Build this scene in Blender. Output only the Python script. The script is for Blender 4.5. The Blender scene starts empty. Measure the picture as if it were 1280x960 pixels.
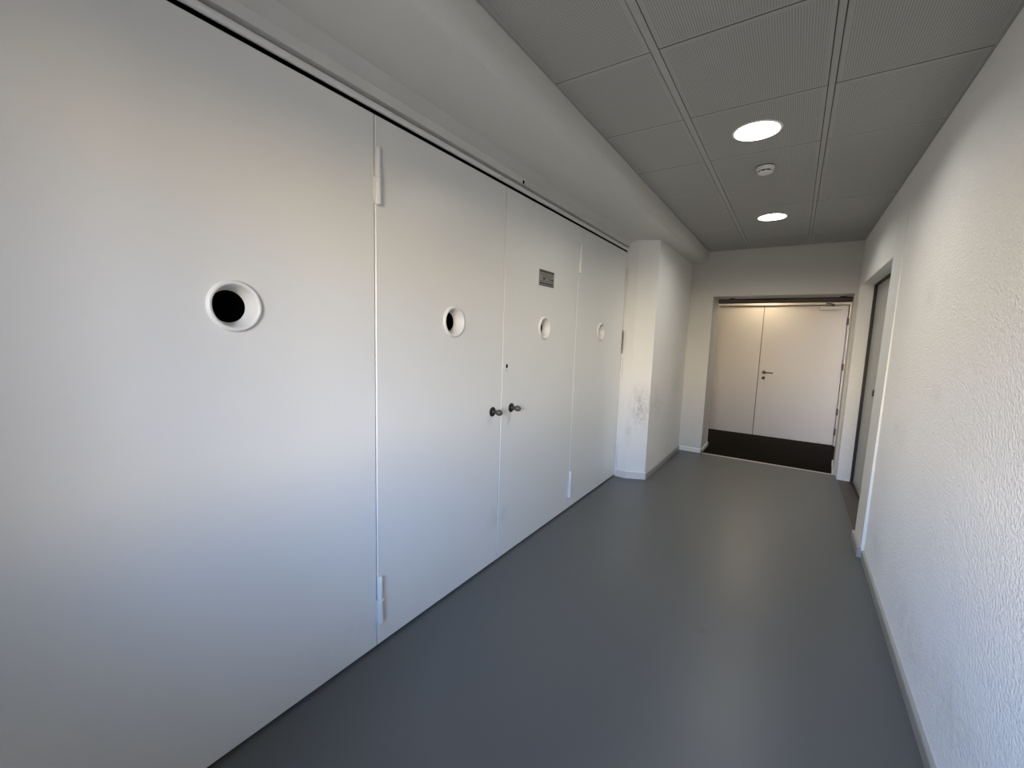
import bpy, bmesh, math, random
from mathutils import Vector, Matrix

random.seed(7)
S = bpy.context.scene
COL = S.collection

# ------------------------------------------------------------------ camera
CAM_POS = (0.0, 0.0, 1.5)
FPX = 528.84                                   # focal length in pixels for a 1280 px wide frame
R_ = ((0.83194666, 0.55398987, 0.03098354),    # camera right
      (0.08901387, -0.07814108, -0.99296047),  # camera down
      (-0.54766896, 0.82884811, -0.11432199))  # camera forward
cam_data = bpy.data.cameras.new('camera')
cam_data.sensor_fit = 'HORIZONTAL'
cam_data.sensor_width = 36.0
cam_data.lens = FPX / 1280.0 * 36.0
cam_data.clip_start = 0.02
cam = bpy.data.objects.new('camera', cam_data)
m = Matrix(((R_[0][0], -R_[1][0], -R_[2][0], CAM_POS[0]),
            (R_[0][1], -R_[1][1], -R_[2][1], CAM_POS[1]),
            (R_[0][2], -R_[1][2], -R_[2][2], CAM_POS[2]),
            (0, 0, 0, 1)))
cam.matrix_world = m
COL.objects.link(cam)
S.camera = cam

# ------------------------------------------------------------------ world: plain daylight sky, pale at the horizon
W = bpy.data.worlds.new('daylight')
S.world = W
W.use_nodes = True
wn = W.node_tree.nodes
wl = W.node_tree.links
bg = wn['Background']
tc = wn.new('ShaderNodeTexCoord')
sx = wn.new('ShaderNodeSeparateXYZ')
mr = wn.new('ShaderNodeMapRange')
mr.inputs['From Min'].default_value = -1
mr.inputs['From Max'].default_value = 1
cr = wn.new('ShaderNodeValToRGB')
el = cr.color_ramp.elements
el[0].position = 0.0;  el[0].color = (0.12, 0.115, 0.11, 1)
el[1].position = 1.0;  el[1].color = (0.14, 0.28, 0.68, 1)
for (p_, c_) in ((0.49, (0.26, 0.24, 0.22)), (0.503, (2.2, 1.75, 1.15)), (0.56, (1.9, 1.65, 1.35)), (0.60, (0.84, 1.12, 1.72)), (0.70, (0.54, 0.84, 1.48)), (0.80, (0.22, 0.42, 0.95))):
    e = el.new(p_); e.color = (*c_, 1)
wl.new(tc.outputs['Generated'], sx.inputs[0])
wl.new(sx.outputs['Z'], mr.inputs['Value'])
wl.new(mr.outputs['Result'], cr.inputs['Fac'])
wl.new(cr.outputs['Color'], bg.inputs['Color'])
bg.inputs['Strength'].default_value = 26.5

# window portal (guides sampling of the sky through the window behind the camera; gives no light itself)
WIN = (-0.66, 0.49, 0.98, 2.32)                # x0 x1 z0 z1
Y_BACK = -1.00
pl = bpy.data.lights.new('window_portal', 'AREA')
pl.shape = 'RECTANGLE'; pl.size = WIN[1] - WIN[0]; pl.size_y = WIN[3] - WIN[2]
pl.cycles.is_portal = True
po = bpy.data.objects.new('window_portal', pl)
po.location = ((WIN[0] + WIN[1]) / 2, Y_BACK - 0.21, (WIN[2] + WIN[3]) / 2)
po.rotation_euler = (math.radians(90), 0, 0)   # -Z looks to +Y
COL.objects.link(po)

S.view_settings.view_transform = 'Standard'
S.view_settings.look = 'None'
S.view_settings.gamma = 1.0
S.view_settings.use_curve_mapping = False
S.view_settings.exposure = 0.0
S.cycles.use_denoising = True
S.cycles.max_bounces = 10
S.cycles.diffuse_bounces = 6
S.cycles.sample_clamp_indirect = 6.0
S.cycles.caustics_reflective = False
S.cycles.caustics_refractive = False

LAMP_STRENGTH = 148.0
LAMP_COLOUR = (1.0, 0.975, 0.90, 1)
ENTRY_STRENGTH = 108.0

# ------------------------------------------------------------------ materials
def new_mat(name):
    mt = bpy.data.materials.new(name)
    mt.use_nodes = True
    nt = mt.node_tree
    return mt, nt, nt.nodes['Principled BSDF']

def simple(name, col, rough=0.5, metal=0.0, bump=0.0, scale=60.0, var=0.0, spec=0.5, detail=3.0, depth=0.004):
    mt, nt, b = new_mat(name)
    b.inputs['Base Color'].default_value = (*col, 1)
    b.inputs['Roughness'].default_value = rough
    b.inputs['Metallic'].default_value = metal
    b.inputs['Specular IOR Level'].default_value = spec
    if bump or var:
        t = nt.nodes.new('ShaderNodeTexCoord')
        n = nt.nodes.new('ShaderNodeTexNoise')
        n.inputs['Scale'].default_value = scale
        n.inputs['Detail'].default_value = detail
        nt.links.new(t.outputs['Object'], n.inputs['Vector'])
        if bump:
            bp = nt.nodes.new('ShaderNodeBump')
            bp.inputs['Strength'].default_value = bump
            bp.inputs['Distance'].default_value = depth
            nt.links.new(n.outputs['Fac'], bp.inputs['Height'])
            nt.links.new(bp.outputs['Normal'], b.inputs['Normal'])
        if var:
            n2 = nt.nodes.new('ShaderNodeTexNoise')
            n2.inputs['Scale'].default_value = 2.3
            n2.inputs['Detail'].default_value = 5
            nt.links.new(t.outputs['Object'], n2.inputs['Vector'])
            mx = nt.nodes.new('ShaderNodeMix'); mx.data_type = 'RGBA'
            mx.inputs['A'].default_value = (*[c * (1 - var) for c in col], 1)
            mx.inputs['B'].default_value = (*[min(1, c * (1 + var)) for c in col], 1)
            nt.links.new(n2.outputs['Fac'], mx.inputs['Factor'])
            nt.links.new(mx.outputs['Result'], b.inputs['Base Color'])
    return mt

def add_stains(mt, spots, dark=(0.22, 0.20, 0.18), scale=26.0, stretch=(1, 1, 1)):
    """scuff marks: noise cut out inside soft ellipsoids; spots = (x, y, z, rx, ry, rz, amount)"""
    nt = mt.node_tree
    b = nt.nodes['Principled BSDF']
    src = b.inputs['Base Color'].links[0].from_socket if b.inputs['Base Color'].links else None
    t = nt.nodes.new('ShaderNodeTexCoord')
    total = None
    for (x, y, z, rx, ry, rz, a) in spots:
        mp = nt.nodes.new('ShaderNodeMapping')
        mp.vector_type = 'TEXTURE'
        mp.inputs['Location'].default_value = (x, y, z)
        mp.inputs['Scale'].default_value = (rx, ry, rz)
        nt.links.new(t.outputs['Object'], mp.inputs['Vector'])
        g = nt.nodes.new('ShaderNodeTexGradient'); g.gradient_type = 'SPHERICAL'
        nt.links.new(mp.outputs[0], g.inputs['Vector'])
        k = nt.nodes.new('ShaderNodeMath'); k.operation = 'MULTIPLY'; k.inputs[1].default_value = a
        nt.links.new(g.outputs['Fac'], k.inputs[0])
        if total is None:
            total = k.outputs[0]
        else:
            s = nt.nodes.new('ShaderNodeMath'); s.operation = 'MAXIMUM'
            nt.links.new(total, s.inputs[0]); nt.links.new(k.outputs[0], s.inputs[1])
            total = s.outputs[0]
    mp = nt.nodes.new('ShaderNodeMapping'); mp.inputs['Scale'].default_value = stretch
    nt.links.new(t.outputs['Object'], mp.inputs['Vector'])
    n = nt.nodes.new('ShaderNodeTexNoise')
    n.inputs['Scale'].default_value = scale; n.inputs['Detail'].default_value = 8; n.inputs['Roughness'].default_value = 0.7
    n.inputs['Distortion'].default_value = 1.2
    nt.links.new(mp.outputs[0], n.inputs['Vector'])
    r = nt.nodes.new('ShaderNodeMapRange')
    r.inputs['From Min'].default_value = 0.40; r.inputs['From Max'].default_value = 0.78
    nt.links.new(n.outputs['Fac'], r.inputs['Value'])
    mu = nt.nodes.new('ShaderNodeMath'); mu.operation = 'MULTIPLY'; mu.use_clamp = True
    nt.links.new(r.outputs[0], mu.inputs[0]); nt.links.new(total, mu.inputs[1])
    mx = nt.nodes.new('ShaderNodeMix'); mx.data_type = 'RGBA'
    nt.links.new(mu.outputs[0], mx.inputs['Factor'])
    if src: nt.links.new(src, mx.inputs['A'])
    else: mx.inputs['A'].default_value = b.inputs['Base Color'].default_value
    mx.inputs['B'].default_value = (*dark, 1)
    nt.links.new(mx.outputs['Result'], b.inputs['Base Color'])

WHITE = (0.82, 0.812, 0.785)
M = {}
M['plaster_right'] = simple('roughcast_white_paint', (0.86, 0.845, 0.82), 0.55, bump=1.0, scale=95, var=0.03, detail=4, depth=0.008)
add_stains(M['plaster_right'], [(0.54, 2.95, 1.75, .1, .16, .10, .55), (0.54, 3.2, 1.02, .1, .22, .10, .5), (0.54, 2.6, 1.3, .1, .12, .06, .4),
                                (0.54, 3.4, 0.25, .1, .25, .14, .6), (0.54, 2.5, 0.22, .1, .5, .18, .55), (0.54, 1.9, 0.3, .1, .4, .2, .5)],
           dark=(0.42, 0.41, 0.40), scale=14)
M['plaster_right'].node_tree.nodes['Principled BSDF'].inputs['Diffuse Roughness'].default_value = 0.45
M['far_plaster'] = simple('dimmed_wall_paint', (0.56, 0.545, 0.505), 0.6, bump=0.25, scale=60, var=0.03)  # wall plaster in a darker colour, standing in for the dim light here
M['plaster'] = simple('white_wall_paint', WHITE, 0.6, bump=0.25, scale=60, var=0.03)
M['column'] = simple('scuffed_white_paint', WHITE, 0.55, bump=0.2, scale=60, var=0.03)
add_stains(M['column'], [(-1.30, 4.46, 0.78, .15, .15, .30, 1.1), (-1.36, 4.44, 0.72, .04, .06, .20, .9), (-1.22, 4.75, 0.80, .1, .40, .24, .7),
                         (-1.22, 5.7, 1.0, .1, .35, .3, .5), (-1.40, 4.41, 0.5, .05, .05, .22, .6)], dark=(0.24, 0.23, 0.22), scale=24, stretch=(1, 1, .6))
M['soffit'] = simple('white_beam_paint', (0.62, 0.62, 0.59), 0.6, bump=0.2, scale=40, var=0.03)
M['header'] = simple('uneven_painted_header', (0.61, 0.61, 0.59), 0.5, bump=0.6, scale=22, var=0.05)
M['door'] = simple('white_satin_door_paint', (0.74, 0.75, 0.735), 0.33, bump=0.035, scale=150, var=0.025, spec=0.5)
add_stains(M['door'], [(-1.53, 2.15, 0.30, .1, .10, .10, .55), (-1.53, 2.27, 0.30, .1, .07, .08, .6), (-1.53, 1.0, 0.16, .1, .3, .12, .12)],
           dark=(0.34, 0.32, 0.30), scale=22, stretch=(1, 1, .5))
M['door_edge'] = simple('white_trim_paint', (0.74, 0.745, 0.73), 0.38, bump=0.04, scale=90)
M['hinge'] = simple('white_painted_steel', (0.72, 0.73, 0.72), 0.32, bump=0.05, scale=80)
M['black'] = simple('matt_black', (0.001, 0.001, 0.001), 1.0, spec=0.0)
M['gap'] = simple('dark_gap', (0.012, 0.012, 0.012), 0.9, spec=0.1)
M['rubber'] = simple('black_rubber', (0.012, 0.012, 0.012), 0.5)
M['chrome'] = simple('dark_brushed_chrome', (0.11, 0.11, 0.105), 0.5, metal=0.8)
M['dark_metal'] = simple('blackened_metal', (0.05, 0.05, 0.05), 0.35, metal=0.8)
M['brown_metal'] = simple('bronze_hinge_metal', (0.035, 0.024, 0.017), 0.5, metal=0.1)
M['steel'] = simple('grey_steel', (0.30, 0.30, 0.29), 0.4, metal=0.9)
M['red_dark'] = simple('dark_red_plastic', (0.03, 0.008, 0.008), 0.5)
M['baseboard'] = simple('grey_white_skirting', (0.34, 0.335, 0.32), 0.45, bump=0.05, scale=40, var=0.04)
M['white_baseboard'] = simple('white_skirting', (0.70, 0.69, 0.66), 0.45, bump=0.05, scale=40, var=0.03)
M['floor'] = simple('grey_vinyl_floor', (0.086, 0.092, 0.092), 0.38, bump=0.02, scale=240, var=0.05, spec=0.5)
add_stains(M['floor'], [(-0.28, 2.28, 0, .06, .04, .1, .9), (-.75, 2.35, 0, .012, .012, .1, 1.2), (-0.95, 2.2, 0, .015, .012, .1, 1.2), (-.3, 1.4, 0, .5, .5, .2, .12)],
           dark=(0.035, 0.037, 0.04), scale=18)
M['mat'] = simple('dark_brown_entry_mat', (0.008, 0.006, 0.004), 0.95, bump=0.5, scale=300, spec=0.05)
M['recess_floor'] = simple('brown_grey_vinyl', (0.075, 0.062, 0.058), 0.5, bump=0.03, scale=200, var=0.05)
M['alu'] = simple('pale_aluminium', (0.62, 0.61, 0.58), 0.35, metal=0.6)
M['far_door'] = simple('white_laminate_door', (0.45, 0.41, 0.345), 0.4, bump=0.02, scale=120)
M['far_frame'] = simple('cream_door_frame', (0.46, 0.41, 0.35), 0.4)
M['track'] = simple('brown_door_track', (0.075, 0.055, 0.042), 0.5)
M['track_dark'] = simple('dark_track_groove', (0.012, 0.009, 0.007), 0.6)
M['side_door'] = simple('grey_laminate_door', (0.52, 0.52, 0.50), 0.4, bump=0.02, scale=120)
M['tbar'] = simple('grey_ceiling_rail', (0.40, 0.40, 0.38), 0.45)
M['joint'] = simple('joint_shade_dark', (0.055, 0.055, 0.052), 0.7)  # dark colour standing in for the shade in the tile gaps
M['plenum'] = simple('dark_plenum', (0.03, 0.03, 0.03), 0.9)
M['detector'] = simple('white_detector_plastic', (0.68, 0.68, 0.66), 0.3)
M['reflector'] = simple('white_lamp_reflector', (0.85, 0.84, 0.80), 0.35)
M['plate'] = simple('grey_engraved_plate', (0.24, 0.24, 0.225), 0.5, metal=0.2)
M['plate_print'] = simple('black_print', (0.012, 0.012, 0.011), 0.6)

def tile_material():
    mt, nt, b = new_mat('perforated_metal_tile')
    N = nt.nodes; Lk = nt.links
    b.inputs['Roughness'].default_value = 0.5
    t = N.new('ShaderNodeTexCoord')
    sp = N.new('ShaderNodeSeparateXYZ')
    Lk.new(t.outputs['Object'], sp.inputs[0])
    P = 0.0088
    def cell(sock):
        a = N.new('ShaderNodeMath'); a.operation = 'DIVIDE'; a.inputs[1].default_value = P
        Lk.new(sock, a.inputs[0])
        f = N.new('ShaderNodeMath'); f.operation = 'FRACT'; Lk.new(a.outputs[0], f.inputs[0])
        s = N.new('ShaderNodeMath'); s.operation = 'SUBTRACT'; s.inputs[1].default_value = 0.5; Lk.new(f.outputs[0], s.inputs[0])
        p = N.new('ShaderNodeMath'); p.operation = 'MULTIPLY'; Lk.new(s.outputs[0], p.inputs[0]); Lk.new(s.outputs[0], p.inputs[1])
        return p.outputs[0]
    a = N.new('ShaderNodeMath'); a.operation = 'ADD'
    Lk.new(cell(sp.outputs['X']), a.inputs[0]); Lk.new(cell(sp.outputs['Y']), a.inputs[1])
    hole = N.new('ShaderNodeMath'); hole.operation = 'LESS_THAN'; hole.inputs[1].default_value = 0.072
    Lk.new(a.outputs[0], hole.inputs[0])
    mx = N.new('ShaderNodeMix'); mx.data_type = 'RGBA'
    mx.inputs['A'].default_value = (0.41, 0.41, 0.388, 1)
    mx.inputs['B'].default_value = (0.165, 0.165, 0.157, 1)
    Lk.new(hole.outputs[0], mx.inputs['Factor'])
    Lk.new(mx.outputs['Result'], b.inputs['Base Color'])
    return mt
M['tile'] = tile_material()
M['tile_rim'] = simple('plain_tile_rim', (0.385, 0.385, 0.365), 0.5)

def emit(name, col, strength):
    mt = bpy.data.materials.new(name); mt.use_nodes = True
    nt = mt.node_tree; nt.nodes.clear()
    o = nt.nodes.new('ShaderNodeOutputMaterial'); em = nt.nodes.new('ShaderNodeEmission')
    em.inputs['Color'].default_value = col; em.inputs['Strength'].default_value = strength
    nt.links.new(em.outputs[0], o.inputs['Surface'])
    return mt
M['lamp'] = emit('lamp_diffuser_glow', LAMP_COLOUR, LAMP_STRENGTH)
M['entry_lamp'] = emit('entry_lamp_glow', (1.0, 0.84, 0.62, 1), ENTRY_STRENGTH)

def pane_material():
    mt = bpy.data.materials.new('window_glass'); mt.use_nodes = True
    nt = mt.node_tree; nt.nodes.clear()
    o = nt.nodes.new('ShaderNodeOutputMaterial')
    tr = nt.nodes.new('ShaderNodeBsdfTransparent'); gl = nt.nodes.new('ShaderNodeBsdfGlossy')
    gl.inputs['Roughness'].default_value = 0.02
    fr = nt.nodes.new('ShaderNodeFresnel'); fr.inputs['IOR'].default_value = 1.45
    mx = nt.nodes.new('ShaderNodeMixShader')
    nt.links.new(fr.outputs[0], mx.inputs[0]); nt.links.new(tr.outputs[0], mx.inputs[1]); nt.links.new(gl.outputs[0], mx.inputs[2])
    nt.links.new(mx.outputs[0], o.inputs['Surface'])
    return mt
M['glass'] = pane_material()

# ------------------------------------------------------------------ mesh helpers
def box(bm, x0, x1, y0, y1, z0, z1, bevel=0.0):
    r = bmesh.ops.create_cube(bm, size=1.0)
    vs = r['verts']
    for v in vs:
        v.co = Vector(((x0 + x1) / 2 + v.co.x * (x1 - x0), (y0 + y1) / 2 + v.co.y * (y1 - y0), (z0 + z1) / 2 + v.co.z * (z1 - z0)))
    if bevel:
        es = list({e for v in vs for e in v.link_edges})
        bmesh.ops.bevel(bm, geom=es, offset=bevel, segments=2, profile=0.5, affect='EDGES')

def prism(bm, poly, a0, a1, axis):
    """extrude a 2D polygon along an axis: axis z -> (x,y), axis y -> (x,z), axis x -> (y,z)"""
    def mk(p, a):
        return {'z': (p[0], p[1], a), 'y': (p[0], a, p[1]), 'x': (a, p[0], p[1])}[axis]
    A = [bm.verts.new(mk(p, a0)) for p in poly]
    B = [bm.verts.new(mk(p, a1)) for p in poly]
    n = len(poly)
    fs = [bm.faces.new(A), bm.faces.new(B[::-1])]
    for i in range(n):
        fs.append(bm.faces.new((A[i], B[i], B[(i + 1) % n], A[(i + 1) % n])))
    bmesh.ops.recalc_face_normals(bm, faces=fs)

def lathe(bm, prof, centre, axis, n=32, close=False):
    """prof = (along, radius) pairs; axis x+ / z"""
    c = Vector(centre)
    rings = []
    for (h, r) in prof:
        ring = []
        for i in range(n):
            a = 2 * math.pi * i / n
            u, w = r * math.cos(a), r * math.sin(a)
            p = {'x': (h, u, w), 'y': (u, h, w), 'z': (u, w, h)}[axis]
            ring.append(bm.verts.new(c + Vector(p)))
        rings.append(ring)
    fs = []
    for a, b in zip(rings[:-1], rings[1:]):
        for i in range(n):
            fs.append(bm.faces.new((a[i], a[(i + 1) % n], b[(i + 1) % n], b[i])))
    if close:
        fs.append(bm.faces.new(rings[0])); fs.append(bm.faces.new(rings[-1]))
    bmesh.ops.recalc_face_normals(bm, faces=fs)

def plate_with_hole(bm, a0, a1, b0, b1, ca, cb, r, f, t, mp, chamfer=0.003, n=48, rim_index=0, face_index=0, margin=0.0):
    """flat plate in (a,b) with a round hole; f = front level, t = thickness going back; mp(a,b,c) -> xyz.
    margin: plain border of the front face (gets rim_index)"""
    angs = [2 * math.pi * i / n for i in range(n)]
    for (x, y) in ((a0, b0), (a1, b0), (a1, b1), (a0, b1)):
        angs.append(math.atan2(y - cb, x - ca) % (2 * math.pi))
    angs = sorted(angs)
    def rect(an, ins):
        dx, dy = math.cos(an), math.sin(an)
        best = 1e9
        for lim, o, d in ((a0, ca, dx), (a1, ca, dx), (b0, cb, dy), (b1, cb, dy)):
            if abs(d) > 1e-9:
                k = (lim - o) / d
                if k > 1e-9: best = min(best, k)
        x, y = ca + dx * best, cb + dy * best
        x = min(max(x, a0 + ins), a1 - ins); y = min(max(y, b0 + ins), b1 - ins)
        return x, y
    loops = []
    loops.append([bm.verts.new(mp(ca + r * math.cos(a), cb + r * math.sin(a), f - t)) for a in angs])
    loops.append([bm.verts.new(mp(ca + r * math.cos(a), cb + r * math.sin(a), f)) for a in angs])
    if margin: loops.append([bm.verts.new(mp(*rect(a, margin), f)) for a in angs])
    loops.append([bm.verts.new(mp(*rect(a, chamfer), f)) for a in angs])
    loops.append([bm.verts.new(mp(*rect(a, 0), f - chamfer)) for a in angs])
    loops.append([bm.verts.new(mp(*rect(a, 0), f - t)) for a in angs])
    loops.append(loops[0])
    fs = []
    k = len(angs)
    for li, (A, B) in enumerate(zip(loops[:-1], loops[1:])):
        for i in range(k):
            q = bm.faces.new((A[i], A[(i + 1) % k], B[(i + 1) % k], B[i]))
            q.material_index = face_index if li == 1 else rim_index
            fs.append(q)
    bmesh.ops.recalc_face_normals(bm, faces=fs)

def tube(bm, pts, r, n=10):
    rings = []
    P = [Vector(p) for p in pts]
    for i, p in enumerate(P):
        d = (P[min(i + 1, len(P) - 1)] - P[max(i - 1, 0)]).normalized()
        up = Vector((0, 0, 1)) if abs(d.z) < 0.9 else Vector((1, 0, 0))
        u = d.cross(up).normalized(); w = d.cross(u).normalized()
        rings.append([bm.verts.new(p + r * (math.cos(2 * math.pi * j / n) * u + math.sin(2 * math.pi * j / n) * w)) for j in range(n)])
    fs = []
    for a, b in zip(rings[:-1], rings[1:]):
        for j in range(n):
            fs.append(bm.faces.new((a[j], a[(j + 1) % n], b[(j + 1) % n], b[j])))
    fs.append(bm.faces.new(rings[0])); fs.append(bm.faces.new(rings[-1]))
    bmesh.ops.recalc_face_normals(bm, faces=fs)

def obj(name, bm, mats, parent=None, smooth=False):
    me = bpy.data.meshes.new(name)
    bm.to_mesh(me); bm.free()
    for k in ([mats] if isinstance(mats, str) else mats):
        me.materials.append(M[k])
    if smooth:
        for p in me.polygons: p.use_smooth = True
        try: me.set_sharp_from_angle(angle=math.radians(35))
        except Exception: pass
    o = bpy.data.objects.new(name, me)
    COL.objects.link(o)
    if parent is not None: o.parent = parent
    return o

def new(): return bmesh.new()

def boxes(name, mats, lst, parent=None, bevel=0.0):
    bm = new()
    for b in lst: box(bm, *b, bevel=bevel)
    return obj(name, bm, mats, parent)

def tag(o, label, cat, kind=None, group=None):
    o['label'] = label; o['category'] = cat
    if kind: o['kind'] = kind
    if group: o['group'] = group
    return o

def struct(o, label, cat): return tag(o, label, cat, 'structure')

def empty(name, loc=(0, 0, 0)):
    o = bpy.data.objects.new(name, None)
    o.location = loc; o.empty_display_size = 0.05
    COL.objects.link(o)
    return o

def copy_tree(o, loc, parent=None):
    c = o.copy(); COL.objects.link(c); c.parent = parent
    if loc is not None: c.location = loc
    for ch in o.children: copy_tree(ch, None, c)
    return c

# ------------------------------------------------------------------ main dimensions (metres)
XD = -1.528            # front of the big white doors
XR = 0.54              # right wall
ZC = 2.648             # ceiling tiles
YF = 6.08              # far wall front
YB = 6.60              # far wall back
YV = 7.88              # far double door
Z_OPEN = 2.08
Z_SOF = 2.505          # underside of the boxed beam
SEAMS = (-0.02, 1.22, 2.193, 3.252, 4.412)
Z_DOOR = 2.398

# ------------------------------------------------------------------ floors
o = boxes('floor', 'floor', [(-1.75, 0.56, Y_BACK - 0.2, YF + 0.015, -0.06, 0.0)])
struct(o, 'smooth grey vinyl floor of the corridor', 'floor')
o = boxes('floor', 'mat', [(-1.6, 1.1, YF + 0.015, YV + 0.2, -0.06, -0.002)])
struct(o, 'dark brown mat floor of the entry space beyond the opening', 'floor')
o = boxes('floor', 'recess_floor', [(0.534, 0.72, 4.14, 5.89, -0.06, 0.001)])
struct(o, 'narrow brown grey floor strip in the side door recess', 'floor')
bm = new()
prism(bm, [(YF - 0.012, 0.0), (YF + 0.024, 0.0), (YF + 0.020, 0.004), (YF - 0.006, 0.004)], -0.93, 0.505, 'x')
o = obj('trim_1', bm, 'alu'); struct(o, 'pale metal threshold strip between grey floor and dark mat', 'threshold')

# ------------------------------------------------------------------ right wall
bm = new()
box(bm, XR, 0.80, Y_BACK - 0.2, 4.14, 0, 2.83)
box(bm, XR, 0.80, 4.14, 5.89, 2.15, 2.83)
box(bm, 0.526, 0.80, 5.89, YF, 0, 2.15)
box(bm, XR, 0.80, 5.89, YF, 2.15, 2.83)
o = obj('wall_right', bm, 'plaster_right'); struct(o, 'rough white plastered wall along the corridor opposite the big doors', 'wall')
# slightly proud plaster board beside the recess, tapering off upward
bm = new()
v = [(3.79, 0.0), (4.14, 0.0), (4.14, 2.36), (3.79, 2.36)]
xs = (0.521, 0.521, 0.5395, 0.5390)
A = [bm.verts.new((x, p[0], p[1])) for x, p in zip(xs, v)]
B = [bm.verts.new((XR + 0.02, p[0], p[1])) for p in v]
bm.faces.new(A); bm.faces.new(B[::-1])
for i in range(4): bm.faces.new((A[i], B[i], B[(i + 1) % 4], A[(i + 1) % 4]))
bmesh.ops.recalc_face_normals(bm, faces=bm.faces)
o = obj('trim_2', bm, 'plaster'); struct(o, 'raised plaster strip beside the side door recess', 'trim')

# baseboards on the right
bm = new()
prism(bm, [(XR, 0.0), (XR - 0.016, 0.0), (XR - 0.016, 0.050), (XR - 0.013, 0.056), (XR, 0.056)], Y_BACK, 3.785, 'y')
o = obj('baseboard_right', bm, 'baseboard'); struct(o, 'low grey skirting strip along the rough white wall', 'baseboard')
bm = new()
prism(bm, [(0.522, 0.0), (0.502, 0.0), (0.502, 0.062), (0.509, 0.070), (0.522, 0.070)], 3.787, 4.14, 'y')
o = obj('baseboard_right', bm, 'baseboard'); struct(o, 'short skirting piece on the raised strip beside the recess', 'baseboard')

# ------------------------------------------------------------------ side door in the recess (door_7)
d7 = empty('door_7', (0.66, 5.0, 0)); struct(d7, 'pale grey door set back in the recess of the rough white wall', 'door')
def at(o, base): 
    o.matrix_parent_inverse = Matrix.Translation(-Vector(base)); return o
b7 = (0.66, 5.0, 0)
at(boxes('door_leaf', 'side_door', [(0.672, 0.712, 4.16, 5.886, 0.012, 2.142)], d7, bevel=0.001), b7)
at(boxes('door_seal', 'rubber', [(0.644, 0.674, 5.878, 5.892, 0.0, 2.148)], d7), b7)
at(boxes('door_seal', 'rubber', [(0.644, 0.674, 4.142, 5.878, 2.136, 2.149)], d7), b7)
at(boxes('door_seal', 'rubber', [(0.650, 0.672, 4.142, 5.878, 0.001, 0.008)], d7), b7)
at(boxes('kick_plate', 'alu', [(0.669, 0.673, 4.22, 5.86, 0.02, 0.075)], d7), b7)
at(boxes('key_switch', 'dark_metal', [(0.660, 0.673, 5.26, 5.30, 1.025, 1.085)], d7, bevel=0.002), b7)

# ------------------------------------------------------------------ far wall with opening
bm = new()
box(bm, -1.75, -0.93, YF, YB, 0, 2.83)
box(bm, -0.93, 0.80, YF, YB, Z_OPEN, 2.83)
prism(bm, [(0.505, YF), (0.80, YF), (0.80, YB), (0.535, YB)], 0, Z_OPEN, 'z')
o = obj('wall_far', bm, 'far_plaster'); struct(o, 'white end wall with wide opening to the entry space', 'wall')
bm = new()
prism(bm, [(-0.93, 0.0), (-0.918, 0.0), (-0.918, 0.05), (-0.924, 0.058), (-0.93, 0.058)], YF - 0.012, YB, 'y')
o = obj('baseboard_far', bm, 'white_baseboard'); struct(o, 'skirting on the jamb of the wide opening beside the white pier', 'baseboard')
bm = new()
prism(bm, [(YF, 0.0), (YF - 0.012, 0.0), (YF - 0.012, 0.05), (YF - 0.006, 0.058), (YF, 0.058)], -1.21, -0.918, 'x')
o = obj('baseboard_far', bm, 'white_baseboard'); struct(o, 'short white skirting at the foot of the far pier', 'baseboard')
bm = new()
prism(bm, [(0.492, YF + 0.02), (0.507, YF + 0.02), (0.536, YB), (0.521, YB)], 0, 0.062, 'z')
o = obj('baseboard_far', bm, 'white_baseboard'); struct(o, 'skirting on the opening jamb nearest the recessed side door', 'baseboard')
# door track at the back of the lintel
tr = empty('trim_3', (-0.2, 6.55, 2.05)); bt = (-0.2, 6.55, 2.05)
struct(tr, 'brown metal track under the lintel of the wide opening', 'track')
at(boxes('track_body', 'track', [(-0.93, 0.53, 6.535, 6.60, 2.026, 2.082)], tr), bt)
at(boxes('groove', 'track_dark', [(-0.93, 0.53, 6.528, 6.536, 2.068, 2.080)], tr), bt)
at(boxes('groove', 'track_dark', [(-0.93, 0.53, 6.528, 6.536, 2.026, 2.038)], tr), bt)
at(boxes('bracket', 'track_dark', [(-0.78, -0.72, 6.40, 6.53, 2.068, 2.081)], tr), bt)
at(boxes('bracket', 'track_dark', [(0.40, 0.46, 6.38, 6.53, 2.066, 2.081)], tr), bt)
bm = new()
tube(bm, [(-0.62 + 0.06 * i, 6.50 + 0.018 * math.sin(i * 1.7), 2.066 + 0.006 * math.sin(i * 1.1)) for i in range(9)], 0.006)
at(obj('cable', bm, 'track_dark', tr, True), bt)

# ------------------------------------------------------------------ entry space behind the opening
o = boxes('wall_entry_left', 'plaster', [(-1.75, -1.55, YB, YV + 0.2, 0, 2.62)]); struct(o, 'side wall of the entry space next to the narrow leaf', 'wall')
o = boxes('wall_entry_right', 'plaster', [(0.90, 1.10, YB, YV + 0.2, 0, 2.62)]); struct(o, 'side wall of the entry space next to the door hinges', 'wall')
o = boxes('wall_entry_back', 'plaster', [(-1.75, -1.40, YV - 0.02, YV + 0.2, 0, 2.62), (0.665, 1.10, YV - 0.02, YV + 0.2, 0, 2.62), (-1.40, 0.665, YV - 0.02, YV + 0.2, 2.152, 2.62)])
struct(o, 'back wall of the entry space around the double door', 'wall')
o = boxes('ceiling', 'soffit', [(-1.75, 1.10, YB, YV + 0.2, 2.42, 2.62)]); struct(o, 'low ceiling of the entry space', 'ceiling')
fr = empty('trim_4', (-0.36, YV, 0)); bf = (-0.36, YV, 0)
struct(fr, 'cream frame around the far double door', 'door frame')
at(boxes('frame_head', 'far_frame', [(-1.40, 0.665, YV - 0.035, YV + 0.08, 2.092, 2.152)], fr, bevel=0.003), bf)
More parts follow.
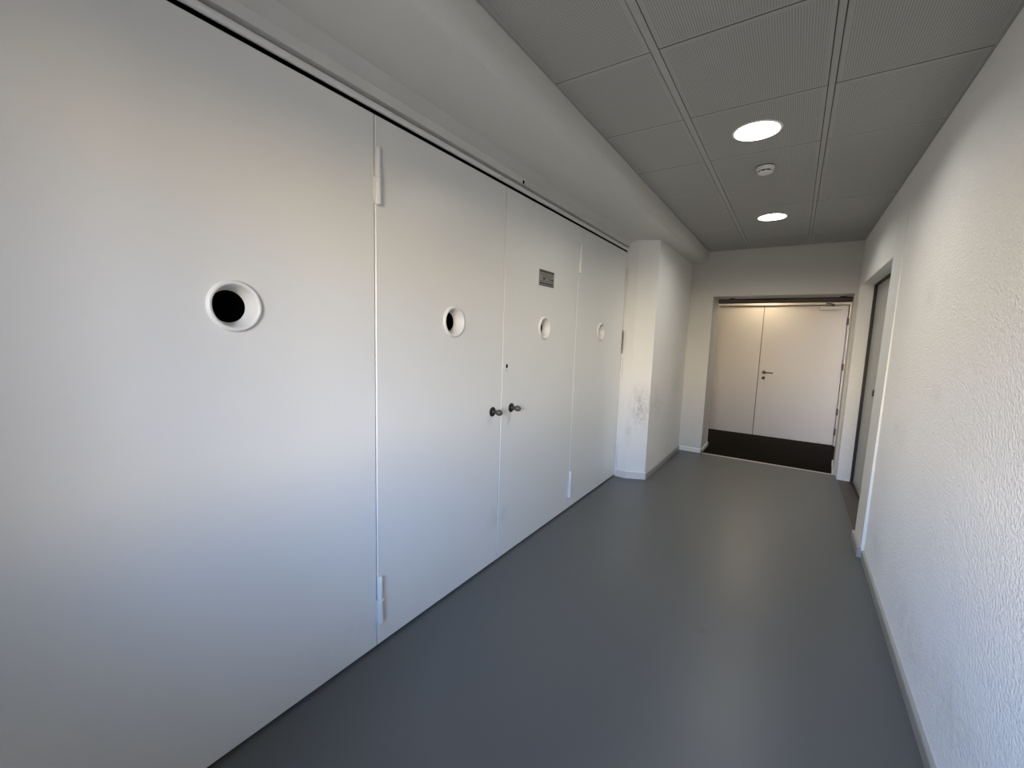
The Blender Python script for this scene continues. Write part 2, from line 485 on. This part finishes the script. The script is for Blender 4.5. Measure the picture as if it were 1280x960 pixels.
at(boxes('frame_jamb', 'far_frame', [(0.612, 0.665, YV - 0.035, YV + 0.08, 0, 2.092)], fr, bevel=0.003), bf)
at(boxes('frame_jamb', 'far_frame', [(-1.40, -1.345, YV - 0.035, YV + 0.08, 0, 2.092)], fr, bevel=0.003), bf)
at(boxes('frame_rebate', 'gap', [(-1.345, 0.612, YV + 0.035, YV + 0.08, 0, 2.092)], fr), bf)
# narrow leaf
o = boxes('door_5', 'far_door', [(-1.342, -0.452, YV, YV + 0.034, 0.006, 2.087)], bevel=0.002)
struct(o, 'plain narrow leaf of the far double door without handle', 'door')
d6 = empty('door_6', (0.1, YV, 0)); b6 = (0.1, YV, 0)
struct(d6, 'wide leaf of the far double door with lever handle and closer', 'door')
at(boxes('door_leaf', 'far_door', [(-0.445, 0.606, YV - 0.002, YV + 0.034, 0.006, 2.087)], d6, bevel=0.002), b6)
# lever handle
bm = new(); lathe(bm, [(-0.014, 0.001), (-0.014, 0.024), (-0.010, 0.027), (0.0, 0.027)], (-0.372, YV - 0.002, 1.035), 'y', 24)
rose = at(obj('handle_rose', bm, 'dark_metal', d6, True), b6)
bm = new(); tube(bm, [(-0.372, YV - 0.012, 1.035), (-0.372, YV - 0.045, 1.035), (-0.362, YV - 0.055, 1.035), (-0.30, YV - 0.055, 1.035), (-0.245, YV - 0.053, 1.034)], 0.0095)
at(obj('lever', bm, 'dark_metal', d6, True), b6)
bm = new(); lathe(bm, [(-0.010, 0.001), (-0.010, 0.022), (-0.007, 0.025), (0.0, 0.025)], (-0.372, YV - 0.002, 0.945), 'y', 24)
kr = at(obj('key_rose', bm, 'brown_metal', d6, True), b6)
bm = new(); box(bm, -0.375, -0.369, YV - 0.0135, YV - 0.011, 0.936, 0.956)
obj('keyhole', bm, 'black', kr)
for z in (1.850, 1.185, 0.517, 0.213):
    h = at(boxes('hinge', 'brown_metal', [(0.602, 0.624, YV - 0.044, YV - 0.002, z - 0.05, z + 0.05)], d6, bevel=0.004), b6)
cl = at(boxes('door_closer', 'far_frame', [(0.262, 0.525, YV - 0.062, YV - 0.002, 2.012, 2.068)], d6, bevel=0.012), b6)
bm = new(); tube(bm, [(0.42, YV - 0.050, 2.066), (0.43, YV - 0.055, 2.085), (0.39, YV - 0.075, 2.104), (0.345, YV - 0.085, 2.108), (0.335, YV - 0.030, 2.110)], 0.009)
at(obj('closer_arm', bm, 'dark_metal', d6, True), b6)

# ------------------------------------------------------------------ left: white pier, boxed beam, header
bm = new()
prism(bm, [(-1.75, 4.418), (-1.405, 4.412), (-1.222, 4.500), (-1.216, YF), (-1.75, YF)], 0, 2.72, 'z')
o = obj('wall_left', bm, 'column'); struct(o, 'scuffed white pier and wall beyond the big doors', 'wall')
bm = new()
def base_run(bm, pts, t=0.012, h=0.062):
    for (p, q) in zip(pts[:-1], pts[1:]):
        p, q = Vector(p), Vector(q)
        d = (q - p).normalized(); n = Vector((d.y, -d.x)) * t
        e = d * t
        prism(bm, [tuple(p), tuple(p + n), tuple(q + n + e * 0.6), tuple(q)], 0, h, 'z')
base_run(bm, [(-1.512, 4.415), (-1.405, 4.411), (-1.222, 4.499)], h=0.075)
o = obj('baseboard_left', bm, 'white_baseboard'); struct(o, 'white skirting around the front of the scuffed pier', 'baseboard')
bm = new()
prism(bm, [(-1.222, 0), (-1.206, 0), (-1.206, 0.052), (-1.214, 0.064), (-1.222, 0.064)], 4.49, YF - 0.012, 'y')
o = obj('baseboard_left', bm, 'baseboard'); struct(o, 'grey skirting along the wall between the pier and the opening', 'baseboard')

# boxed beam with rounded side
prof = [(-1.43, Z_SOF), (-1.082, Z_SOF)]
for i in range(0, 9):
    a = math.radians(-48 + 46 * i / 8)
    prof.append((-1.145 + 0.116 * math.cos(a), Z_SOF + 0.088 + 0.116 * math.sin(a)))
prof += [(-1.027, 2.62), (-1.024, 2.83), (-1.43, 2.83)]
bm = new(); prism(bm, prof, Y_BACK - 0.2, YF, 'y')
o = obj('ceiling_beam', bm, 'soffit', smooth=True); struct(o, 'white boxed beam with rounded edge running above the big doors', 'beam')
# header above the doors with crooked plaster seam
hp = [(-1.75, Z_DOOR + 0.046), (-1.508, Z_DOOR + 0.046), (-1.503, 2.482), (-1.470, 2.494), (-1.424, 2.508), (-1.424, 2.83), (-1.75, 2.83)]
bm = new()
n = 60
rings = []
for i in range(n + 1):
    y = Y_BACK - 0.2 + (4.418 - Y_BACK + 0.2) * i / n
    w = 0.004 * math.sin(y * 5.1) + 0.003 * math.sin(y * 13.7 + 1)
    rings.append([bm.verts.new((p[0] + (w if j in (3, 4) else 0), y, p[1] + (0.5 * w if j == 3 else 0))) for j, p in enumerate(hp)])
fs = [bm.faces.new(rings[0]), bm.faces.new(rings[-1][::-1])]
for a, b in zip(rings[:-1], rings[1:]):
    for j in range(len(hp)):
        fs.append(bm.faces.new((a[j], b[j], b[(j + 1) % len(hp)], a[(j + 1) % len(hp)])))
bmesh.ops.recalc_face_normals(bm, faces=fs)
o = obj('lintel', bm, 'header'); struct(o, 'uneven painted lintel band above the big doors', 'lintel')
# rail along the top of the doors
rl = empty('trim_5', (-1.51, 2.2, Z_DOOR + 0.02)); br = (-1.51, 2.2, Z_DOOR + 0.02)
struct(rl, 'white painted guide rail along the top of the big doors', 'rail')
for (y0, y1) in ((Y_BACK, 2.118), (2.124, 4.405)):
    bm = new()
    prism(bm, [(-1.60, Z_DOOR + 0.008), (-1.524, Z_DOOR + 0.008), (-1.519, Z_DOOR + 0.012), (-1.517, Z_DOOR + 0.022), (-1.521, Z_DOOR + 0.033), (-1.530, Z_DOOR + 0.037), (-1.60, Z_DOOR + 0.037)], y0, y1, 'y')
    at(obj('rail_length', bm, 'door_edge', rl, True), br)
at(boxes('shadow_gap', 'black', [(-1.60, -1.5295, Y_BACK, 4.405, Z_DOOR - 0.006, Z_DOOR + 0.0075)], rl), br)
bm = new(); box(bm, -1.507, -1.503, 2.330, 2.346, 2.446, 2.466, bevel=0.001)
at(obj('drill_hole', bm, 'black', rl), br)
# dark rebate behind door gaps
o = boxes('wall_behind_doors', 'gap', [(-1.75, -1.585, -0.02, 4.418, 0.0, Z_DOOR + 0.046)]); struct(o, 'dark space behind the gaps of the big doors', 'wall')
# wall before the doors, beside and behind the camera
o = boxes('wall_left', 'plaster', [(-1.75, XD - 0.004, Y_BACK - 0.2, -0.02, 0, Z_DOOR + 0.046)]); struct(o, 'plain white wall before the first big door', 'wall')

# ------------------------------------------------------------------ big white doors
PORT = ((0.662, 1.566), (1.730, 1.562), (2.716, 1.560), (3.795, 1.558))
LAB = ('nearest wide white door panel with the largest round hole',
       'white door panel with a round hole and knob, second from the camera',
       'white door panel carrying the small grey sign plate and keyhole',
       'white door panel beside the scuffed pier, farthest of the four')
def hinge(parent, base, y, z0, z1, leaf_side=-1, zr=0.5):
    zm = z0 + (z1 - z0) * zr
    bm = new()
    x = XD + 0.0
    box(bm, x, x + 0.004, min(y, y + leaf_side * 0.016), max(y, y + leaf_side * 0.016), z0 + 0.006, zm - 0.002, bevel=0.001)
    h = at(obj('hinge', bm, 'hinge', parent), base)
    for (a, b, r) in ((z0, zm - 0.003, 0.0125), (zm + 0.003, z1, 0.0105)):
        bm = new(); lathe(bm, [(a, r * 0.55), (a + 0.004, r), (b - 0.003, r), (b, r * 0.8)], (x + 0.010, y, 0), 'z', 16, close=True)
        obj('knuckle', bm, 'hinge', h, True)
    bm = new(); lathe(bm, [(zm - 0.004, 0.0165), (zm + 0.004, 0.0165)], (x + 0.010, y, 0), 'z', 16, close=True)
    obj('washer', bm, 'hinge', h)
    return h

def door_knob(parent, base, y, z):
    bm = new()
    lathe(bm, [(0.0, 0.030), (0.004, 0.030), (0.006, 0.027), (0.0062, 0.012)], (XD, y, z), 'x', 32)
    k = at(obj('knob_rose', bm, 'dark_metal', parent, True), base)
    bm = new()
    lathe(bm, [(0.004, 0.011), (0.018, 0.0085), (0.026, 0.0095), (0.034, 0.0150), (0.046, 0.0185), (0.058, 0.0185), (0.068, 0.0145), (0.074, 0.008), (0.076, 0.0005)], (XD, y, z), 'x', 28)
    obj('knob', bm, 'chrome', k, True)

doors = []
for i in range(4):
    y0, y1 = SEAMS[i] + 0.002, SEAMS[i + 1] - 0.002
    base = (XD, (y0 + y1) / 2, 0.0)
    d = empty('door_%d' % (i + 1), base)
    struct(d, LAB[i], 'door')
    doors.append((d, base))
    cy, cz = PORT[i]
    bm = new()
    plate_with_hole(bm, y0, y1, 0.012, Z_DOOR - 0.007, cy, cz, 0.068, XD, 0.042, lambda a, b, c: (c, a, b), chamfer=0.0035)
    at(obj('door_panel', bm, 'door', d), base)
    # porthole: ring, tapering sleeve, black opening
    bm = new()
    prf = [(-0.0005, 0.084), (0.004, 0.0838), (0.008, 0.081), (0.011, 0.0765), (0.0105, 0.072), (0.007, 0.0685), (0.002, 0.0668), (-0.050, 0.053)]
    lathe(bm, prf, (XD, cy, cz), 'x', 48)
    ring = at(obj('porthole_ring', bm, 'door_edge', d, True), base)
    bm = new()
    lathe(bm, [(-0.050, 0.056), (-0.0505, 0.0001)], (XD, cy, cz), 'x', 32)
    obj('dark_opening', bm, 'black', ring)

d, base = doors[1]
hinge(d, base, SEAMS[1] + 0.010, 2.030, 2.262)
hinge(d, base, SEAMS[1] + 0.010, 0.124, 0.357)
door_knob(d, base, 2.100, 1.024)
d, base = doors[2]
door_knob(d, base, 2.309, 1.024)
bm = new(); lathe(bm, [(0.0, 0.0145), (0.0012, 0.0125), (0.0013, 0.0001)], (XD, 2.246, 1.302), 'x', 20)
for v in bm.verts: v.co.y = 2.246 + (v.co.y - 2.246) * 0.75
at(obj('keyhole', bm, 'black', d), base)
bm = new(); lathe(bm, [(0.0, 0.004), (0.0012, 0.003), (0.0013, 0.0001)], (XD, 2.244, 1.275), 'x', 10)
at(obj('screw_head', bm, 'dark_metal', d), base)
# cover strip of the meeting edge
at(boxes('meeting_strip', 'door_edge', [(XD, XD + 0.003, SEAMS[2] + 0.002, SEAMS[2] + 0.008, 0.014, Z_DOOR - 0.008)], d, bevel=0.0015), base)
# sign plate with illegible print
PY0, PY1, PZ0, PZ1 = 2.612, 2.830, 1.856, 1.968
sp = at(boxes('sign_plate', 'plate', [(XD, XD + 0.003, PY0, PY1, PZ0, PZ1)], d, bevel=0.001), base)
bm = new()
def bar(y0, y1, z, h): box(bm, XD + 0.003, XD + 0.0034, PY0 + y0 * (PY1 - PY0), PY0 + y1 * (PY1 - PY0), PZ0 + (z - h / 2) * (PZ1 - PZ0), PZ0 + (z + h / 2) * (PZ1 - PZ0))
def line(z, h, y0=0.05, y1=0.95, lo=0.05, hi=0.14, gap=0.02):
    y = y0
    while y < y1 - 0.03:
        w = min(random.uniform(lo, hi), y1 - y)
        bar(y, y + w, z, h); y += w + gap
line(0.90, 0.12, 0.03, 0.97, 0.06, 0.16, 0.018)
line(0.735, 0.03); line(0.60, 0.03, 0.2, 0.8)
bar(0.24, 0.40, 0.46, 0.11); bar(0.62, 0.68, 0.46, 0.13); bar(0.78, 0.92, 0.46, 0.10)
line(0.31, 0.03, 0.08, 0.9)
line(0.17, 0.09, 0.03, 0.97, 0.06, 0.18, 0.015); line(0.05, 0.05, 0.04, 0.96)
obj('plate_print', bm, 'plate_print', sp)
d, base = doors[3]
hinge(d, base, SEAMS[3] + 0.006, 2.022, 2.260)
hinge(d, base, SEAMS[3] + 0.006, 0.108, 0.345)
for (z0, z1) in ((2.00, 2.22), (1.07, 1.31), (0.10, 0.35)):
    hinge(d, base, SEAMS[4] - 0.010, z0, z1)
lp = at(boxes('latch_plate', 'steel', [(XD + 0.001, XD + 0.010, SEAMS[4] - 0.030, SEAMS[4] - 0.004, 1.345, 1.585)], d, bevel=0.001), base)
boxes('latch_slot', 'red_dark', [(XD + 0.0095, XD + 0.0115, SEAMS[4] - 0.026, SEAMS[4] - 0.008, 1.425, 1.560)], lp)
boxes('screw_head', 'black', [(XD + 0.0095, XD + 0.0115, SEAMS[4] - 0.022, SEAMS[4] - 0.010, 1.392, 1.408)], lp)
bpy.context.view_layer.update()

# ------------------------------------------------------------------ ceiling of metal tiles
cl_o = boxes('ceiling', 'plenum', [(-1.05, 0.56, Y_BACK - 0.2, YF, ZC + 0.13, ZC + 0.16)])
struct(cl_o, 'suspended ceiling of grey perforated metal tiles', 'ceiling')
COLS = ((-1.020, -0.589), (-0.555, 0.020), (0.049, 0.532))
ROWS = [1.826 + 0.6185 * k for k in range(-5, 8)]
LAMPS = [(-0.275, 2.757), (-0.275, 4.640)]
LAMP_R = 0.112
plain = {}
for ci, (x0, x1) in enumerate(COLS):
    for k in range(len(ROWS) - 1):
        y0, y1 = ROWS[k] + 0.0025, min(ROWS[k + 1] - 0.0025, YF - 0.002)
        if y1 < Y_BACK or y1 - y0 < 0.05: continue
        lamp = [l for l in LAMPS if ci == 1 and y0 < l[1] < y1]
        if lamp:
            bm = new()
            plate_with_hole(bm, x0, x1, y0, y1, lamp[0][0], lamp[0][1], LAMP_R, -ZC, 0.02, lambda a, b, c: (a, b, -c), chamfer=0.0025, rim_index=1, face_index=0, margin=0.016)
            obj('ceiling_tile', bm, ('tile', 'tile_rim'), cl_o)
        else:
            key = (ci, round(y1 - y0, 3))
            if key not in plain:
                bm = new()
                w, h = x1 - x0, y1 - y0
                L = [[(0, 0), (w, 0), (w, h), (0, h)]]
                def lp_(ins, z): return [bm.verts.new((a, b, z)) for a, b in ((ins, ins), (w - ins, ins), (w - ins, h - ins), (ins, h - ins))]
                loops = [lp_(0, 0.02), lp_(0, 0.0025), lp_(0.0025, 0.0), lp_(0.016, 0.0)]
                for A, B in zip(loops[:-1], loops[1:]):
                    for q in range(4):
                        f = bm.faces.new((A[q], A[(q + 1) % 4], B[(q + 1) % 4], B[q])); f.material_index = 1
                f = bm.faces.new(loops[-1]); f.material_index = 0
                f = bm.faces.new(loops[0][::-1]); f.material_index = 1
                bmesh.ops.recalc_face_normals(bm, faces=bm.faces)
                t = obj('ceiling_tile', bm, ('tile', 'tile_rim'), cl_o)
                plain[key] = t.data
            else:
                t = bpy.data.objects.new('ceiling_tile', plain[key]); COL.objects.link(t); t.parent = cl_o
            t.location = (x0, y0, ZC + random.uniform(-0.0012, 0.0012))
for (x0, x1) in ((-0.586, -0.558), (0.023, 0.046)):
    boxes('tile_rail', 'tbar', [(x0, x1, Y_BACK, YF - 0.001, ZC + 0.001, ZC + 0.02)], cl_o)
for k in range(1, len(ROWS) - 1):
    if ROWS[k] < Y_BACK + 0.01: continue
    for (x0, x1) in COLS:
        boxes('joint_shade_strip', 'joint', [(x0 + 0.001, x1 - 0.001, ROWS[k] - 0.0026, ROWS[k] + 0.0026, ZC + 0.0015, ZC + 0.012)], cl_o)  # dark strips added in the tile gaps to draw their shade
boxes('edge_trim', 'tbar', [(-1.030, -1.012, Y_BACK, YF - 0.001, ZC + 0.006, ZC + 0.03)], cl_o)
boxes('edge_trim', 'tbar', [(0.522, 0.5405, Y_BACK, YF - 0.001, ZC + 0.004, ZC + 0.03)], cl_o)
boxes('gap_backing', 'gap', [(-1.02, 0.53, Y_BACK, YF - 0.002, ZC + 0.11, ZC + 0.13)], cl_o)

# ------------------------------------------------------------------ ceiling lamps
LAMP_LABEL = ('larger looking round lit ceiling lamp, before the smoke detector',
              'smaller looking round lit ceiling lamp, beyond the smoke detector')
def make_lamp():
    t = empty('ceiling_lamp')
    bm = new(); lathe(bm, [(-0.001, LAMP_R + 0.010), (-0.005, LAMP_R + 0.006), (-0.005, LAMP_R - 0.002), (0.004, LAMP_R - 0.004)], (0, 0, 0), 'z', 48)
    obj('trim_ring', bm, 'reflector', t, True)
    bm = new(); lathe(bm, [(0.003, LAMP_R - 0.004), (0.040, LAMP_R - 0.012)], (0, 0, 0), 'z', 48)
    obj('reflector', bm, 'reflector', t, True)
    bm = new(); lathe(bm, [(0.039, LAMP_R - 0.011), (0.037, 0.06), (0.036, 0.0005)], (0, 0, 0), 'z', 48)
    obj('diffuser', bm, 'lamp', t, True)
    bm = new(); lathe(bm, [(0.042, LAMP_R - 0.006), (0.09, LAMP_R - 0.02), (0.09, 0.001)], (0, 0, 0), 'z', 32)
    obj('housing', bm, 'steel', t, True)
    return t
l0 = make_lamp()
for i, (x, y) in enumerate(LAMPS):
    t = l0 if i == 0 else copy_tree(l0, None)
    t.location = (x, y, ZC)
    tag(t, LAMP_LABEL[i], 'ceiling lamp', group='recessed ceiling lamps of the corridor')
# lamp of the entry space
t = empty('entry_lamp', (-0.44, 7.52, 2.42))
tag(t, 'round lamp on the entry ceiling hidden behind the lintel', 'ceiling lamp')
bm = new(); lathe(bm, [(0.0, 0.11), (-0.020, 0.11), (-0.024, 0.100)], (0, 0, 0), 'z', 40); obj('rim', bm, 'reflector', t, True)
bm = new(); lathe(bm, [(-0.022, 0.101), (-0.026, 0.06), (-0.027, 0.0005)], (0, 0, 0), 'z', 40); obj('diffuser', bm, 'entry_lamp', t, True)

# ------------------------------------------------------------------ smoke detector
t = empty('smoke_detector', (-0.262, 3.325, ZC))
tag(t, 'small round white smoke detector on the ceiling between two lamps', 'smoke detector')
bm = new(); lathe(bm, [(0.0, 0.050), (-0.004, 0.050), (-0.005, 0.044)], (0, 0, 0), 'z', 36); obj('base_shadow_ring', bm, 'gap', t, True)
bm = new(); lathe(bm, [(-0.004, 0.046), (-0.005, 0.053), (-0.020, 0.052), (-0.029, 0.047), (-0.030, 0.034)], (0, 0, 0), 'z', 36); obj('body', bm, 'detector', t, True)
bm = new(); lathe(bm, [(-0.029, 0.041), (-0.038, 0.041)], (0, 0, 0), 'z', 36); obj('slot_ring', bm, 'black', t, True)
for k in range(8):
    a = 2 * math.pi * k / 8 + 0.2
    bm = new(); box(bm, -0.003, 0.003, -0.002, 0.002, -0.039, -0.029)
    bmesh.ops.transform(bm, matrix=Matrix.Translation((0.042 * math.cos(a), 0.042 * math.sin(a), 0)) @ Matrix.Rotation(a, 4, 'Z'), verts=bm.verts)
    obj('rib', bm, 'detector', t)
bm = new(); lathe(bm, [(-0.037, 0.034), (-0.037, 0.044), (-0.043, 0.040), (-0.048, 0.028), (-0.050, 0.010), (-0.050, 0.0005)], (0, 0, 0), 'z', 36); obj('cap', bm, 'detector', t, True)

# ------------------------------------------------------------------ back wall with the daylight window (behind the camera)
x0, x1, z0, z1 = WIN
o = boxes('wall_back', 'plaster', [(-1.75, x0, Y_BACK - 0.2, Y_BACK, 0, 2.83), (x1, 0.80, Y_BACK - 0.2, Y_BACK, 0, 2.83), (x0, x1, Y_BACK - 0.2, Y_BACK, 0, z0), (x0, x1, Y_BACK - 0.2, Y_BACK, z1, 2.83)])
struct(o, 'white wall with the daylight window behind the viewer', 'wall')
w1 = empty('window_1', ((x0 + x1) / 2, Y_BACK - 0.12, z0)); bw = ((x0 + x1) / 2, Y_BACK - 0.12, z0)
struct(w1, 'two pane window with white frame in the wall behind the viewer', 'window')
xm = (x0 + x1) / 2
at(boxes('window_frame', 'door_edge', [(x0, x0 + 0.05, Y_BACK - 0.15, Y_BACK - 0.09, z0, z1), (x1 - 0.05, x1, Y_BACK - 0.15, Y_BACK - 0.09, z0, z1), (xm - 0.03, xm + 0.03, Y_BACK - 0.15, Y_BACK - 0.09, z0, z1),
                                   (x0, x1, Y_BACK - 0.15, Y_BACK - 0.09, z0, z0 + 0.05), (x0, x1, Y_BACK - 0.15, Y_BACK - 0.09, z1 - 0.05, z1)], w1), bw)
for (a, b) in ((x0 + 0.05, xm - 0.03), (xm + 0.03, x1 - 0.05)):
    at(boxes('pane', 'glass', [(a, b, Y_BACK - 0.122, Y_BACK - 0.118, z0 + 0.05, z1 - 0.05)], w1), bw)
bpy.context.view_layer.update()
